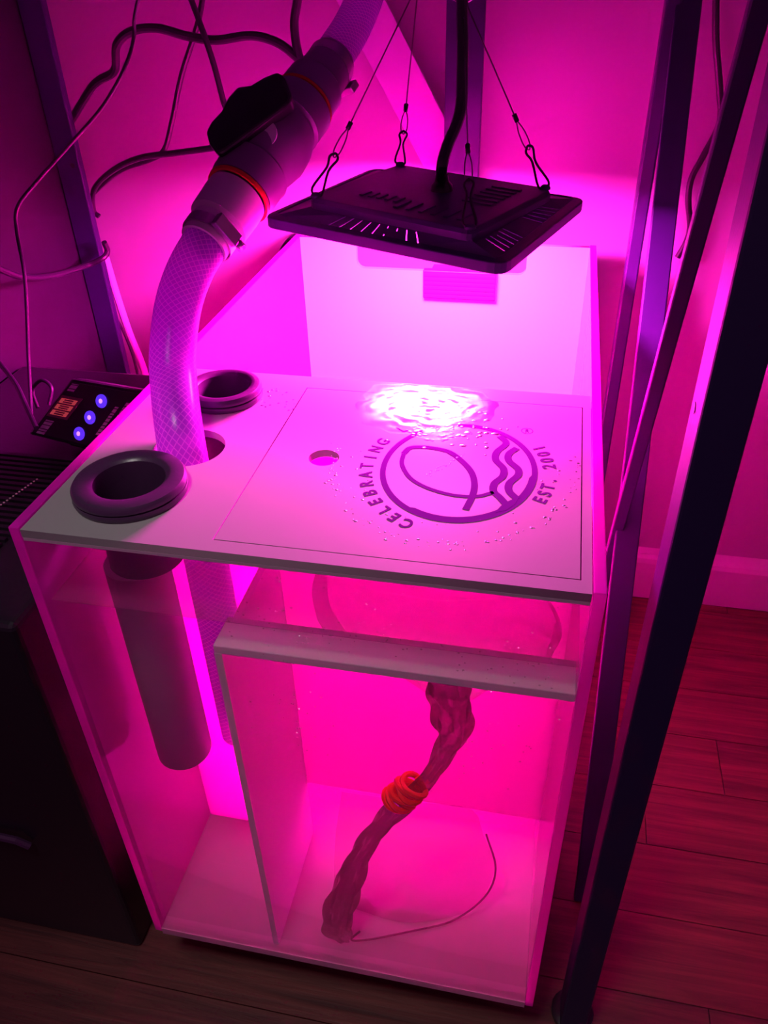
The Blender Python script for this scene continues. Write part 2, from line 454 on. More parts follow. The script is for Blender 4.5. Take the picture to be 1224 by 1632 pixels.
# lip that carries the access panel, and the rim strip under the front edge
plate('panel_lip', [[(ax0 - .006, .004), (ax1 + .005, .004), (ax1 + .005, ay1 + .006), (ax0 - .006, ay1 + .006)],
                    [(ax0 + .006, ay0 + .006), (ax1 - .006, ay0 + .006), (ax1 - .006, ay1 - .006), (ax0 + .006, ay1 - .006)]], LB - .0015, LB - .0001, M['groove'], lid)
MB().box(T + .001, .0004, .5264, W - T - .001, .0035, .5288).build('rim_strip', M['groove'], lid)

# ---- logo: print on the access panel
ZL = LT + .00025
def lid_px(u, v): return at('z', LT, u, v)
def stroke(pts, wd, n=8, wf=None):
    p = spline([lid_px(*q) for q in pts], n); mb = []; L = len(p)
    vs = []; fs = []
    for i in range(L):
        d = (p[min(i + 1, L - 1)] - p[max(i - 1, 0)]); d.z = 0; d.normalize(); nrm = Vector((-d.y, d.x, 0))
        ww = wd * (wf(i / (L - 1)) if wf else 1)
        for s_ in (1, -1): vs.append((p[i].x + nrm.x * ww / 2 * s_, p[i].y + nrm.y * ww / 2 * s_, ZL))
    for i in range(L - 1): fs.append((2 * i, 2 * i + 1, 2 * i + 3, 2 * i + 2))
    return vs, fs
def c6(x, y): return (560 + x / 3.6, 640 + y / 3.6)
lg = MB()
CX, CY = .2945, .1270; RO = .0605; RI = .0560
n = 96; vs = []
for k in range(n):
    t = 2 * math.pi * k / n; ri = RI - (.0016 if math.sin(t) < 0 and math.cos(t) > -.5 else 0)
    for r2 in (RO, ri): vs.append((CX + r2 * math.cos(t) * .965, CY + r2 * math.sin(t) * 1.14, ZL))
lg.add(vs, [(2 * k, 2 * k + 1, 2 * ((k + 1) % n) + 1, 2 * ((k + 1) % n)) for k in range(n)])
for pts, wd in (([c6(300, 300), c6(290, 360), c6(330, 432), c6(400, 480), c6(490, 515), c6(600, 540), c6(720, 545), c6(815, 522)], .0036),
                ([c6(300, 300), c6(335, 268), c6(400, 262), c6(480, 270), c6(560, 290), c6(625, 335), c6(685, 400), c6(706, 470), c6(695, 540), c6(655, 622)], .0050),
                ([c6(850, 200), c6(888, 240), c6(835, 290), c6(828, 335), c6(872, 385), c6(868, 430), c6(822, 470), c6(815, 515), c6(850, 550), c6(895, 600)], .0056),
                ([c6(950, 268), c6(905, 300), c6(903, 340), c6(955, 388), c6(955, 425), c6(907, 470), c6(905, 515), c6(950, 560)], .0056)):
    a, b = stroke(pts, wd)
    for i in range(len(a)): a[i] = (a[i][0], a[i][1], ZL + .00002 * (1 + len(lg.v) % 5))
    lg.add(a, b)
lg.add([(lid_px(*c6(*q)).x, lid_px(*c6(*q)).y, ZL + .0001) for q in ((820, 640), (868, 590), (895, 575), (930, 560), (965, 545), (940, 590), (890, 625))], [tuple(range(7))])
lg.add([(lid_px(*c6(*q)).x, lid_px(*c6(*q)).y, ZL + .0001) for q in ((545, 290), (575, 290), (606, 306), (600, 316), (565, 308))], [tuple(range(5))])
lgo = lg.build('fish_emblem', M['ink'], lid, recalc=False)
def glyph(ch, size):
    cu = bpy.data.curves.new('g', 'FONT'); cu.body = ch; cu.size = size; cu.align_x = 'CENTER'; cu.extrude = 0; cu.offset = size * .030
    t = bpy.data.objects.new('g', cu); S.collection.objects.link(t); me = bpy.data.meshes.new_from_object(t); bpy.data.objects.remove(t)
    return me
def lettering(name, items, size):
    """items: (char, x, y, angle)"""
    vs = []; fs = []
    for ch, x, y, a in items:
        me = glyph(ch, size); b = len(vs); ca, sa = math.cos(a), math.sin(a)
        for v in me.vertices:
            px, py = v.co.x * .86, v.co.y
            vs.append((x + px * ca - py * sa, y + px * sa + py * ca, ZL))
        for p in me.polygons: fs.append([b + k for k in p.vertices])
        bpy.data.meshes.remove(me)
    return MB().add(vs, fs).build(name, M['ink'], lid, recalc=False)
its = []
word = "CELEBRATING LIFE"
for i, ch in enumerate(word):           # reads clockwise up the left side, letter tops outwards
    if ch == ' ': continue
    t = math.radians(248 - i * 9.0)
    its.append((ch, CX + .0665 * math.cos(t) * .965, CY + .0665 * math.sin(t) * 1.14, t - math.pi / 2))
lettering('motto_lettering', its[:13], .0140)
its = []
for i, ch in enumerate("EST. 2001"):    # reads counter-clockwise up the right side, letter tops inwards
    if ch == ' ': continue
    t = math.radians(-24 + i * 6.9)
    its.append((ch, CX + .0745 * math.cos(t) * .965, CY + .0745 * math.sin(t) * 1.10, t + math.pi / 2))
lettering('year_lettering', its, .0138)
q = lid_px(840, 687)
rg = MB(); vs = []
for k in range(24):
    t = 2 * math.pi * k / 24
    for r2 in (.0048, .0042): vs.append((q.x + r2 * math.cos(t), q.y + r2 * math.sin(t), ZL))
rg.add(vs, [(2 * k, 2 * k + 1, 2 * ((k + 1) % 24) + 1, 2 * ((k + 1) % 24)) for k in range(24)])
me = glyph('R', .0075)
rg.add([(q.x + v.co.x * .7 , q.y - .0026 + v.co.y, ZL) for v in me.vertices], [list(p.vertices) for p in me.polygons])
rg.build('registered_mark', M['ink'], lid, recalc=False)

# ---- water puddle added on the wet lid, skin rippled to catch the lamp's glare
from mathutils import noise as mn
vs = []; fs = []; NA, NB = 56, 34
pc0 = lid_px(688, 640)
for j in range(NB + 1):
    for i in range(NA):
        t = 2 * math.pi * i / NA; edge = 1 + .22 * mn.noise(Vector((math.cos(t) * 1.7, math.sin(t) * 1.7, 3))) + .12 * mn.noise(Vector((math.cos(t) * 5, math.sin(t) * 5, 1)))
        q_ = j / NB; x = pc0.x - .004 + .060 * edge * q_ * math.cos(t); y = pc0.y - .010 + .048 * edge * q_ * math.sin(t)
        h = .0006 * (1 - q_ ** 2.5) + .00050 * mn.noise(Vector((x * 170, y * 150, 0))) * (1 - q_ ** 3) + .00010 * mn.noise(Vector((x * 420, y * 400, 5))) * (1 - q_ ** 3)
        y = min(y, .2605)
        vs.append((x, y, LT + max(.00005, h)))
for j in range(NB):
    for i in range(NA): fs.append((j * NA + i, (j + 1) * NA + i, (j + 1) * NA + (i + 1) % NA, j * NA + (i + 1) % NA))
o = MB().add(vs, fs, True).build('spilled_water', M['puddle'], None, recalc=False)
tag(o, 'thin rippled puddle of water on the lid glaring under the lamp', 'puddle', kind='stuff')

# ---- splash drops on the lid, condensation on the clear front
def drops(name, pts, m, label, cat='water drops', up=(0, 0, 1)):
    mb = MB(); up = Vector(up); a = Vector((1, 0, 0)); b = up.cross(a)
    for p, r, h in pts:
        p = Vector(p); k1 = random.uniform(.8, 1.5); ph = random.uniform(0, 3)
        vs = []
        for rr, hh in ((1, 0), (.72, .62)):
            for k in range(6):
                t = ph + math.pi * k / 3
                vs.append(p + (a * math.cos(t) * k1 + b * math.sin(t)) * r * rr + up * h * hh)
        vs.append(p + up * h)
        fs = [(k, (k + 1) % 6, 6 + (k + 1) % 6, 6 + k) for k in range(6)] + [(6 + k, 6 + (k + 1) % 6, 12) for k in range(6)]
        mb.add(vs, fs, True)
    o = mb.build(name, m, None, recalc=True); tag(o, label, cat, kind='stuff'); return o
pts = []
for k in range(150):                    # ring of splashes round the emblem, seen to the front of it
    t = math.radians(random.uniform(175, 372)); r0 = random.choice((.090, .092, .094)) + random.gauss(0, .0018)
    if random.random() < .25: r0 = random.uniform(.066, .092)
    x, y = CX - .006 + r0 * math.cos(t) * 1.0, CY + .012 + r0 * math.sin(t) * 1.15
    if y > .004 and x < .383: pts.append(((x, y, LT), random.uniform(.0004, .0011), .00025))
for k in range(150):                    # puddled drops under the lamp
    q = lid_px(random.gauss(705, 45), random.gauss(683, 14)); pts.append(((q.x, q.y, LT), random.uniform(.0007, .0026), .0005))
for k in range(26):
    q = lid_px(random.uniform(415, 470), random.uniform(618, 655)); pts.append(((q.x, q.y, LT), random.uniform(.0005, .0011), .0006))
for k in range(40):
    q = lid_px(700 + k * 1.5 - 20 + random.gauss(0, 2), 758 - k * .85 + random.gauss(0, 1.5)); pts.append(((q.x, q.y, LT), random.uniform(.0003, .0007), .0004))
drops('lid_droplets', pts, M['drop'], 'scattered water droplets ringed around the logo on the lid')
pts = []
for k in range(230):
    z = random.choice((random.gauss(.50, .02), random.gauss(.47, .012), random.gauss(.38, .03)))
    x = random.uniform(.15, .38) if z > .45 else random.choice((random.gauss(.20, .02), random.gauss(.33, .02)))
    if .3 < z < .523 and .14 < x < .388: pts.append(((x, .0008, z), random.uniform(.0004, .0009), .0004))
drops('condensation_droplets', pts, M['drop'], 'fine condensation beads on the clear front panel under the lid', up=(0, -1, 0))

# ================================================================ drain fittings through the lid
for i, (cx, cy, ro, ri) in enumerate(ring_c):
    z0 = LT
    t = empty('drain_fitting', (cx, cy, z0))
    tag(t, 'front black rubber flange ring with grey pipe dropping into the sump' if i == 0 else 'rear black rubber flange ring in the lid, behind the braided hose', 'pipe fitting')
    pr = [(-.006, ri + .003), (.0002, ri + .004), (.0002, ro - .003), (.0006, ro - .0008), (.0030, ro), (.0052, ro - .0006), (.0056, ro - .0022), (.0064, ro - .0022),
          (.0068, ro - .0004), (.0095, ro - .0004), (.0118, ro - .002), (.0128, ro - .0055), (.0126, ri + .005), (.0118, ri + .0022), (.0100, ri + .0004), (.004, ri), (-.060, ri), (-.060, ri + .003), (-.006, ri + .003)]
    MB().lathe((cx, cy, z0), (0, 0, 1), pr, 48).build('flange_ring', M['rubber'], t)
    if i == 0:
        px, py = .0505, .061
        MB().lathe((px, py, .4668), (0, 0, -1), [(0, .020), (0, .0250), (.229, .0250), (.2305, .0240), (.2305, .0215), (.0, .0215)], 40).build('pipe', M['grey_pvc'], t)
    else:
        MB().lathe((cx, cy, .475), (0, 0, -1), [(0, .020), (0, .0225), (.20, .0225), (.20, .0200), (0, .0200)], 32).build('pipe', M['grey_pvc'], t)

# ================================================================ hose, valve
hp = [(.080, .1185, .20), (.079, .1185, .45), (.0775, .1180, .536), rng(276, 600, .678), rng(277, 540, .688), rng(286, 480, .698), rng(306, 425, .708), rng(340, 368, .722)]
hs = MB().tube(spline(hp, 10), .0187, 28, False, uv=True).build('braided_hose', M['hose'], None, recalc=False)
tag(hs, 'thick clear braided hose curving down into the lid below the valve', 'hose')
vA = rng(340, 368, .722); vB = rng(516, 118, .845)
ax = (vB - vA).normalized(); VL = (vB - vA).length
hp2 = [vB - ax * .02, vB, rng(535, 85, .875), rng(560, 45, .915), rng(580, 0, .96), rng(600, -60, 1.02)]
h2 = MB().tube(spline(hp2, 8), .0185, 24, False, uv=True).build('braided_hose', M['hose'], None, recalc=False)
tag(h2, 'upper clear hose rising out of frame above the valve', 'hose')
val = empty('ball_valve', vA); tag(val, 'grey union ball valve with black lever, joining the two hoses', 'valve')
MB().lathe(vA, ax, [(-.016, .0180), (-.016, .0205), (.006, .0215), (.008, .0255), (.030, .0265), (.040, .0262), (.040, .017)], 36).build('hose_tail', M['white_pvc'], val)
f = VL
MB().lathe(vA, ax, [(.0415, .0265), (.0415, .0285), (.0445, .0290), (.0460, .0280), (.0460, .025)], 36).build('seal_ring', M['red'], val)['label'] = 'red seal ring'
MB().lathe(vA, ax, [(.0465, .022), (.0465, .0285), (.052, .0300), (.068, .0300), (.072, .0310), (.076, .0275), (.084, .030), (.100, .0335), (.116, .0325), (.128, .029), (.130, .0265), (.132, .0265), (.134, .0300), (.158, .0300), (.160, .022)], 36).build('valve_body', M['valve'], val)
MB().lathe(vA, ax, [(.1608, .022), (.1608, .0285), (.1632, .0290), (.1645, .0275), (.1645, .022)], 36).build('seal_ring', M['red'], val)['label'] = 'red seal ring'
MB().lathe(vA, ax, [(.165, .02), (.165, .0275), (.186, .0270), (.190, .0235), (f + .004, .0225), (f + .022, .0205), (f + .022, .0180)], 36).build('hose_tail', M['valve'], val)['label'] = 'dark upper hose tail'
def clamp(c, r, u, v, rr):
    cl = MB().lathe(c - ax * .005, ax, [(0, r), (0, r + .0014), (.010, r + .0014), (.010, r)], 36).build('hose_clamp', M['steel'], val)
    p = rng(u, v, rr); side = (p - c); side = (side - ax * side.dot(ax)).normalized(); tdir = ax.cross(side)
    c2 = c + side * (r + .004)
    MB().bar(c2 - tdir * .014, c2 + tdir * .012, .012, .007, ax).build('screw_housing', M['steel'], cl, bevel=.0012)
    MB().tube([c2 + tdir * .010, c2 + tdir * .019], .0038, 8).build('screw', M['steel'], cl)
    return cl
clamp(vA - ax * .006, .0212, 368, 372, .69)
clamp(vB + ax * .012, .0212, 540, 168, .85)
# lever: moulded black T handle on a short white stem
mid = vA + ax * .104
hpoly = [(327.5, 209), (333, 229), (347, 247), (357, 243), (386, 222), (425, 193), (440, 182), (462, 165), (466, 154), (453, 121), (442, 113), (420, 122), (399, 135), (378, 137), (363, 154), (352, 176), (336, 193)]
hc = rng(395, 178, .745)
hpts = []
for u, v in hpoly:
    d = ray(u, v); t_ = (hc - CAM).dot(RZ) / d.dot(RZ); hpts.append(CAM + d * t_)
nrm = RZ * .85 + ax * .1
MB().prism(hpts, nrm.normalized() * .020).build('lever', M['plastic'], val, bevel=.003, bseg=3)
a_ = hc + RZ * .012 + RX * .010 + RY * .012
MB().tube([a_, mid], .0125, 20).build('stem', M['white_pvc'], val)

# ================================================================ the lamp
LZ = .640
_a, _b, _c = at('z', LZ, 418, 352), at('z', LZ, 803, 430), at('z', LZ, 934, 323)
Lq = [_a, _b, _c, _a + _c - _b]
Uq = [Vector((.117, .379, .662)), Vector((.281, .291, .662)), Vector((.340, .433, .662)), Vector((.176, .521, .662))]
cen = sum(Lq, Vector()) / 4
lamp = empty('grow_light', cen); tag(lamp, 'square dark magenta LED grow light hanging on four wires over the sump', 'lamp')
def quad_round(q, z, r=.012, n=4):
    """quad with rounded corners, at height z"""
    out = []
    for i in range(4):
        p = q[i]; a = (q[i - 1] - p).normalized(); b = (q[(i + 1) % 4] - p).normalized()
        for k in range(n + 1):
            t = k / n; s0 = p + a * r * (1 - t) ** 2 + b * r * t ** 2
            out.append(Vector((s0.x, s0.y, z)))
    return out
def inset(q, d):
    c = sum(q, Vector()) / 4
    return [p + (c - p).normalized() * d for p in q]
# lip frame round the bottom
outer_l = quad_round(Lq, LZ, .016); inner_l = quad_round(inset(Lq, .012), LZ, .012)
n = len(outer_l); mb = MB(); vs = []
for z, ring in ((LZ - .006, outer_l), (LZ + .004, outer_l), (LZ + .006, inner_l), (LZ - .006, inner_l)):
    vs += [Vector((p.x, p.y, z)) for p in ring]
fs = [(j * n + i, j * n + (i + 1) % n, ((j + 1) % 4) * n + (i + 1) % n, ((j + 1) % 4) * n + i) for j in range(4) for i in range(n)]
mb.add(vs, fs).build('rim_frame', M['lamp'], lamp, bevel=.001)
# skirts, front two with real slots
Li = inset(Lq, .010); 
def skirt(i, slots, name='skirt'):
    a0, a1 = Li[i] + Vector((0, 0, .004)), Li[(i + 1) % 4] + Vector((0, 0, .004))
    b0, b1 = Uq[i] - Vector((0, 0, .007)), Uq[(i + 1) % 4] - Vector((0, 0, .007))
    def P(s, t): return (a0 * (1 - s) + a1 * s) * (1 - t) + (b0 * (1 - s) + b1 * s) * t
    mb = MB(); dz = Vector((0, 0, -.0007))
    def patch(s0, s1, t0, t1, sk=0):
        q = [P(s0 , t0), P(s1, t0), P(s1, t1), P(s0, t1)]
        mb.hexa([p + dz for p in q], q)
    cur = 0
    for (s0, s1, gaps) in slots:
        if s0 > cur: patch(cur, s0, 0, 1)
        tt = 0
        for g0, g1 in gaps:
            patch(s0, s1, tt, g0); tt = g1
        patch(s0, s1, tt, 1); cur = s1
    patch(cur, 1, 0, 1)
    mb.build(name, M['lamp'], lamp)
w_ = .0062
sl = []
for k in range(9):
    s0 = .265 + k * .052
    sl.append((s0, s0 + w_, [(.14, .30), (.66, .86)] if k in (5, ) else ([(.60, .84)] if k == 6 else [(.14, .86)])))
skirt(0, sl)
sl = [(.10 + .05 * k, .10 + .05 * k + w_ * 1.3, [(.14, .84 - .1 * (k == 2))]) for k in range(5)] + [(.55 + .06 * k, .55 + .06 * k + w_ * 1.3, [(.14, .84)]) for k in range(5)]
skirt(1, sl); skirt(2, []); skirt(3, [])
# upper tier
ur = quad_round(Uq, 0, .010); ub = quad_round([p + (p - cen).normalized() * .003 for p in Uq], 0, .012)
mb = MB(); n = len(ur)
vs = [Vector((p.x, p.y, .654)) for p in ub] + [Vector((p.x, p.y, .660)) for p in ub] + [Vector((p.x, p.y, .664)) for p in ur]
fs = [(j * n + i, j * n + (i + 1) % n, (j + 1) * n + (i + 1) % n, (j + 1) * n + i) for j in range(2) for i in range(n)] + [tuple(range(2 * n, 3 * n)), tuple(reversed(range(n)))]
tier = mb.add(vs, fs).build('top_housing', M['lamp'], lamp, bevel=.0008)
u_ = (Uq[1] - Uq[0]).normalized(); v_ = (Uq[3] - Uq[0]).normalized()
for (s0, t0, cnt, du, dv, lu, lv) in ((.50, .10, 6, .075, 0, 0, .16), (.72, .46, 6, 0, .075, .17, 0), (.22, .20, 5, .055, 0, 0, .10)):
    for k in range(cnt):
        s1, t1 = s0 + du * k, t0 + dv * k
        def UP(s, t): return Uq[0] + (Uq[1] - Uq[0]) * s + (Uq[3] - Uq[0]) * t + Vector((0, 0, .0024))
        if s1 + lu < .98:
            MB().bar(UP(s1, t1), UP(s1 + lu, t1 + lv), .004, .0018, (u_ if lu == 0 else v_)).build('cooling_fin', M['lamp'], tier)
cg = at('z', .664, 704, 303)
MB().lathe(cg, (0, 0, 1), [(0, .011), (.005, .010), (.008, .007), (.014, .006)], 20).build('cord_gland', M['plastic'], lamp)
# LED board and lens under the middle of the housing
e0 = .060
cr4 = [(-1, -1), (1, -1), (1, 1), (-1, 1)]
lc = Vector((.2180, .436, 0))
def Q(sx, sy, z):
    p = lc + u_ * e0 * sx + v_ * e0 * .85 * sy
    return Vector((p.x, p.y, z))
MB().hexa([Q(a * 1.03, b * 1.03, .6498) for a, b in cr4], [Q(a * 1.03, b * 1.03, .6545) for a, b in cr4]).build('heat_sink', M['lamp'], lamp)
MB().hexa([Q(a, b, .6480) for a, b in cr4], [Q(a, b, .6496) for a, b in cr4]).build('led_array', emis('led_light', LED_COLOR, LED_POWER), lamp)

# wires
hookA = at('y', .43, 667, -28); hookB = at('y', .43, 738, -6)
def wire(corner, top, lean):
    d = (top - corner).normalized(); c0 = corner
    wd = MB().tube([c0 + d * .068, top], .00065, 6).build('hanging_wire', M['wire'], lamp)
    sd = d.cross(RZ).normalized()
    MB().tube([c0 + d * .064, c0 + d * .071], .0023, 8).build('crimp', M['plastic'], wd)
    lp = [c0 + d * .066, c0 + d * .055 + sd * .0028, c0 + d * .043 + sd * .003, c0 + d * .037, c0 + d * .043 - sd * .003, c0 + d * .055 - sd * .0028, c0 + d * .066]
    MB().tube(spline(lp, 4), .0006, 6, False).build('wire_loop', M['wire'], wd)
    ck = [c0 + d * .041, c0 + d * .036 + sd * .004, c0 + d * .026 + sd * .002, c0 + d * .004 + sd * .006, c0 - d * .001, c0 + d * .003 - sd * .005, c0 + d * .024 - sd * .001, c0 + d * .037 - sd * .004, c0 + d * .041]
    MB().tube(spline(ck, 4), .0011, 6, False).build('snap_hook', M['plastic'], wd)
    MB().lathe(c0 - Vector((0, 0, .002)), (0, 0, 1), [(0, .005), (.002, .005), (.004, .003), (.004, 0)], 12).build('eyelet', M['lamp'], wd)
for c_, tp in ((0, hookA), (3, hookA), (2, hookB), (1, hookB)):
    p = inset(Uq, .006)[c_].copy(); p.z = .6655
    wire(p, tp, 0)
cordp = [cg + Vector((0, 0, .010)), at('y', .37, 704, 266), at('y', .38, 712, 235), at('y', .40, 733, 180), at('y', .41, 737, 110), at('y', .42, 737, 40), at('y', .43, 735, -60)]
MB().tube(spline(cordp, 6), .0052, 10).build('power_cord', M['cable'], lamp)
for nm, c0, lb in (('ratchet_hook', hookA, 'small black hook gathering the two left lamp wires'), ('ratchet_hook', hookB, 'black metal hook gathering the two right lamp wires')):
    lp = [c0 + Vector((0, 0, -.004)), c0 + Vector((.011, 0, .004)), c0 + Vector((.010, 0, .022)), c0 + Vector((0, 0, .030)), c0 + Vector((-.010, 0, .022)), c0 + Vector((-.011, 0, .004)), c0 + Vector((0, 0, -.004))]
    hk = MB().tube(spline(lp, 5), .0030, 8, False)
    hk.tube([c0 + Vector((0, 0, .028)), (c0.x, c0.y, .985)], .0015, 6)
    tag(hk.build(nm, M['plastic']), lb, 'hook')

# ================================================================ the stand
st = empty('aquarium_stand', (.1, .35, FZ)); tag(st, 'black steel aquarium stand with crossed side braces around the sump', 'stand')
ZT = .985
MB().box(.4330, .018, FZ, .4590, .050, ZT).build('post', M['black_post'], st, bevel=.002)
MB().lathe((.446, .038, FZ), (0, 0, 1), [(0, .022), (.006, .022), (.008, .018), (.008, 0)], 20).build('foot', M['plastic'], st)
MB().box(.436, .635, FZ, .452, .661, ZT).build('post', M['black_post'], st, bevel=.002)
pl0 = at('y', .65, 143, 480).x; pl1 = at('y', .65, 176, 480).x
MB().box(pl0, .65, FZ, pl1, .662, ZT).build('post', M['black_post'], st, bevel=.002)
def plane_x(x, p): return at('x', x, *p)
def side_bar(x, pa, pb, wy, wx, name='brace', ea=.1, eb=.1):
    a = at('x', x, *pa); b = at('x', x, *pb); d = (b - a)
    eb = (FZ + .004 - b.z) / d.z if x > .455 else .62
    MB().bar(a - d * ea, b + d * eb, wx, wy, (1, 0, 0)).build(name, M['black_post'], st, bevel=.0015)
side_bar(.459, (1098, 0), (955, 1240), .009, .026, ea=.22, eb=.10)
side_bar(.448, (1196, 63), (1004, 770), .009, .013, ea=.20, eb=.75)
MB().box(.200, .694, .600, .2445, .706, ZT).build('post', M['black_post'], st, bevel=.001)['label'] = 'short flat centre bar behind the lamp'
a = at('y', .722, 545, -60); b = at('y', .722, 745, 330)
MB().bar(a, b, .052, .006, (1, 0, 0)).build('brace', mat('grey_brace', (.42, .34, .50), .5), st, bevel=.001)['label'] = 'grey diagonal rear brace'
MB().box(-.30, -.05, ZT, .48, .72, ZT + .02).build('unseen_top_board', M['black_post'], st)  # unseen top, added and drawn forward to shade the wall and valve
MB().box(-.262, .022, ZT - .03, .433, .042, ZT).build('top_rail', M['black_post'], st)
MB().box(-.250, .64, ZT - .03, .440, .66, ZT).build('top_rail', M['black_post'], st)
for u, v in ((1107, 650), (116, 264)):
    if u > 500: p = at('x', .4330, u, v); d = Vector((-1, 0, 0))
    else: p = at('y', .65, u, v); d = Vector((0, -1, 0))
    MB().lathe(p + d * .0003, d, [(0, .0034), (.0002, .0034), (.0002, 0)], 14).build('bolt_hole', M['dark'], st)
# dark side panel at the left
sp = MB().box(pl0 - .012, -.02, FZ, pl0 - .001, .66, ZT).build('side_panel', M['panel'], st)
sp['label'] = 'dark left side panel'

# ================================================================ equipment left of the sump
bx = empty('equipment_box', (-.19, .25, FZ)); tag(bx, 'black plastic equipment box on the floor left of the sump', 'box')
MB().box(pl0 + .004, .012, FZ, -.040, .46, .425).build('casing', M['plastic'], bx, bevel=.006, bseg=3)
for k in range(20):
    y = .085 + k * .0085
    MB().box(pl0 + .008, y, .4252, -.110, y + .0045, .4285).build('vent_fin', M['plastic'], bx)
p0 = at('z', .432, 0, 806); p1 = at('z', .432, 62, 762)
mb = MB()
for k in range(13):
    p = p0.lerp(p1, (k + .3) / 13); mb.lathe(p, (0, 0, 1), [(0, .0011), (.0006, .0011), (.0009, 0)], 6)
o = mb.build('rivet_row', mat('pale_rivet', (.7, .5, .55), .4), bx); o['kind'] = 'stuff'
for (y0, z0) in ((.011, .30), (.0105, .12)):
    MB().tube([(-.20, y0 - .004, z0), (-.13, y0 - .006, z0), (-.12, y0 - .004, z0 - .01)], .004, 8).build('latch', M['rubber'], bx)

co = [at('z', .452, 42, 692), at('z', .452, 172, 724), at('z', .512, 240, 624), at('z', .512, 112, 602)]
cn = (co[1] - co[0]).cross(co[3] - co[0]).normalized()
if cn.z < 0: cn = -cn
ctrl = empty('pump_controller', co[0]); tag(ctrl, 'black digital controller with red display and three glowing blue buttons', 'controller')
def C(s, t, h=0):
    return (co[0] * (1 - s) + co[1] * s) * (1 - t) + (co[3] * (1 - s) + co[2] * s) * t + cn * h
def cbox(name, s0, s1, t0, t1, h0, h1, m, par, bev=0, **k):
    q = [(s0, t0), (s1, t0), (s1, t1), (s0, t1)]
    return MB().hexa([C(a, b, h0) for a, b in q], [C(a, b, h1) for a, b in q]).build(name, m, par, bevel=bev)
cs = cbox('casing', 0, 1, 0, 1, -.022, 0, M['plastic'], ctrl, .004)
rst = [C(.1, .3, -.022), C(.9, .3, -.022), C(.9, .7, -.022), C(.1, .7, -.022)]
MB().hexa([Vector((p.x, p.y, .4285)) for p in rst], rst).build('wedge_foot', M['plastic'], ctrl)
cbox('frame', .05, .95, .06, .94, .0, .0008, mat('controller_face', (.03, .008, .03), .3), ctrl)
dsp = cbox('display', .07, .33, .36, .72, .0008, .0014, mat('display_glass', (.30, .07, .16), .3), ctrl)
dg = emis('display_digit', (1, .10, .14), .30)
def digit(s0, t0, ws, wt, segs):
    L = {'a': (0, 1, .88, 1), 'b': (.8, 1, .5, 1), 'c': (.8, 1, 0, .5), 'd': (0, 1, 0, .12), 'e': (0, .2, 0, .5), 'f': (0, .2, .5, 1), 'g': (0, 1, .44, .56)}
    mb = MB()
    for c in segs:
        a, b, c2, d = L[c]; q = [(s0 + ws * a, t0 + wt * c2), (s0 + ws * b, t0 + wt * c2), (s0 + ws * b, t0 + wt * d), (s0 + ws * a, t0 + wt * d)]
        mb.hexa([C(x, y, .0014) for x, y in q], [C(x, y, .0018) for x, y in q])
    mb.build('digit', dg, dsp)
for k in range(3):
    digit(.095, .40 + .10 * k, .20, .075, 'abcdefg')
bl = emis('blue_button', (.12, .03, 1.0), .9); bh = emis('button_core', (.85, .35, 1.0), 1.0)
for k, (s, t) in enumerate(((.565, .20), (.555, .47), (.55, .74))):
    pc = C(s, t, .0008)
    b_ = MB().lathe(pc, cn, [(0, .0068), (.0010, .0066), (.0014, .0055), (.0014, 0)], 20).build('button', bl, ctrl)
    MB().lathe(pc + cn * .0015, cn, [(0, .0024), (.0004, .0020), (.0004, 0)], 12).build('button_symbol', bh, b_)
pk = mat('pale_print', (.75, .45, .75), .5)
random.seed(3)
for s0, t0, t1, wd in ((.74, .24, .70, .045), (.83, .14, .80, .06), (.08, .80, .92, .09), (.10, .06, .30, .10)):
    mb = MB(); t = t0
    while t < t1:
        l = random.uniform(.03, .06); q = [(s0, t), (s0 + wd, t), (s0 + wd, min(t + l, t1)), (s0, min(t + l, t1))]
        mb.add([C(a, b, .0010) for a, b in q], [(0, 1, 2, 3)]); t += l + .012
    mb.build('printed_line', pk, ctrl, recalc=False)

# ================================================================ loose cables
def cable(pts, wpx, label, y=None, name='cable', m='cable', cat='cable', ys=None, n=8, group=None):
    P3 = []
    for i, (u, v) in enumerate(pts):
        P3.append(at('y', ys[i] if ys else y, u, v))
    dist = (P3[len(P3) // 2] - CAM).dot(RZ)
    o = MB().tube(spline(P3, n), wpx * dist / FPX / 2, 10).build(name, M[m])
    return tag(o, label, cat, group)
cable([(112, 195), (150, 135), (182, 113), (186, 72), (210, 50), (250, 45), (300, 58), (345, 64), (400, 57), (442, 68), (474, 92), (478, 97), (472, 70), (469, 35), (474, 0), (478, -50)], 14,
      'thickest black cable, looping across the wall left of the hose', ys=[.70, .68, .66] + [.64] * 13)
cable([(230, -40), (215, 25), (213, 60), (200, 105), (165, 168), (110, 232), (60, 288), (28, 330), (27, 370), (38, 430), (42, 480), (45, 560), (49, 640), (50, 668)], 6,
      'thin black cable crossing the left post and dropping to the controller', ys=[.50, .50, .50, .48, .46, .44, .41, .38, .37, .35, .34, .32, .29, .27])
cable([(328, -40), (316, 35), (290, 118), (275, 190), (262, 238), (240, 254), (195, 270), (160, 297), (140, 318)], 8.5, 'black cable bending down and left behind the thick cable', ys=[.66] * 7 + [.70, .72])
cable([(290, -40), (318, 35), (340, 100), (356, 160), (372, 210)], 9.5, 'straight black cable running behind the valve lever', y=.60)
cable([(400, 225), (345, 235), (280, 244), (222, 252), (178, 273), (150, 302), (149, 335), (158, 345)], 9, 'black cable curling from the valve lever to the left post', ys=[.60, .60, .61, .62, .65, .69, .70, .70])
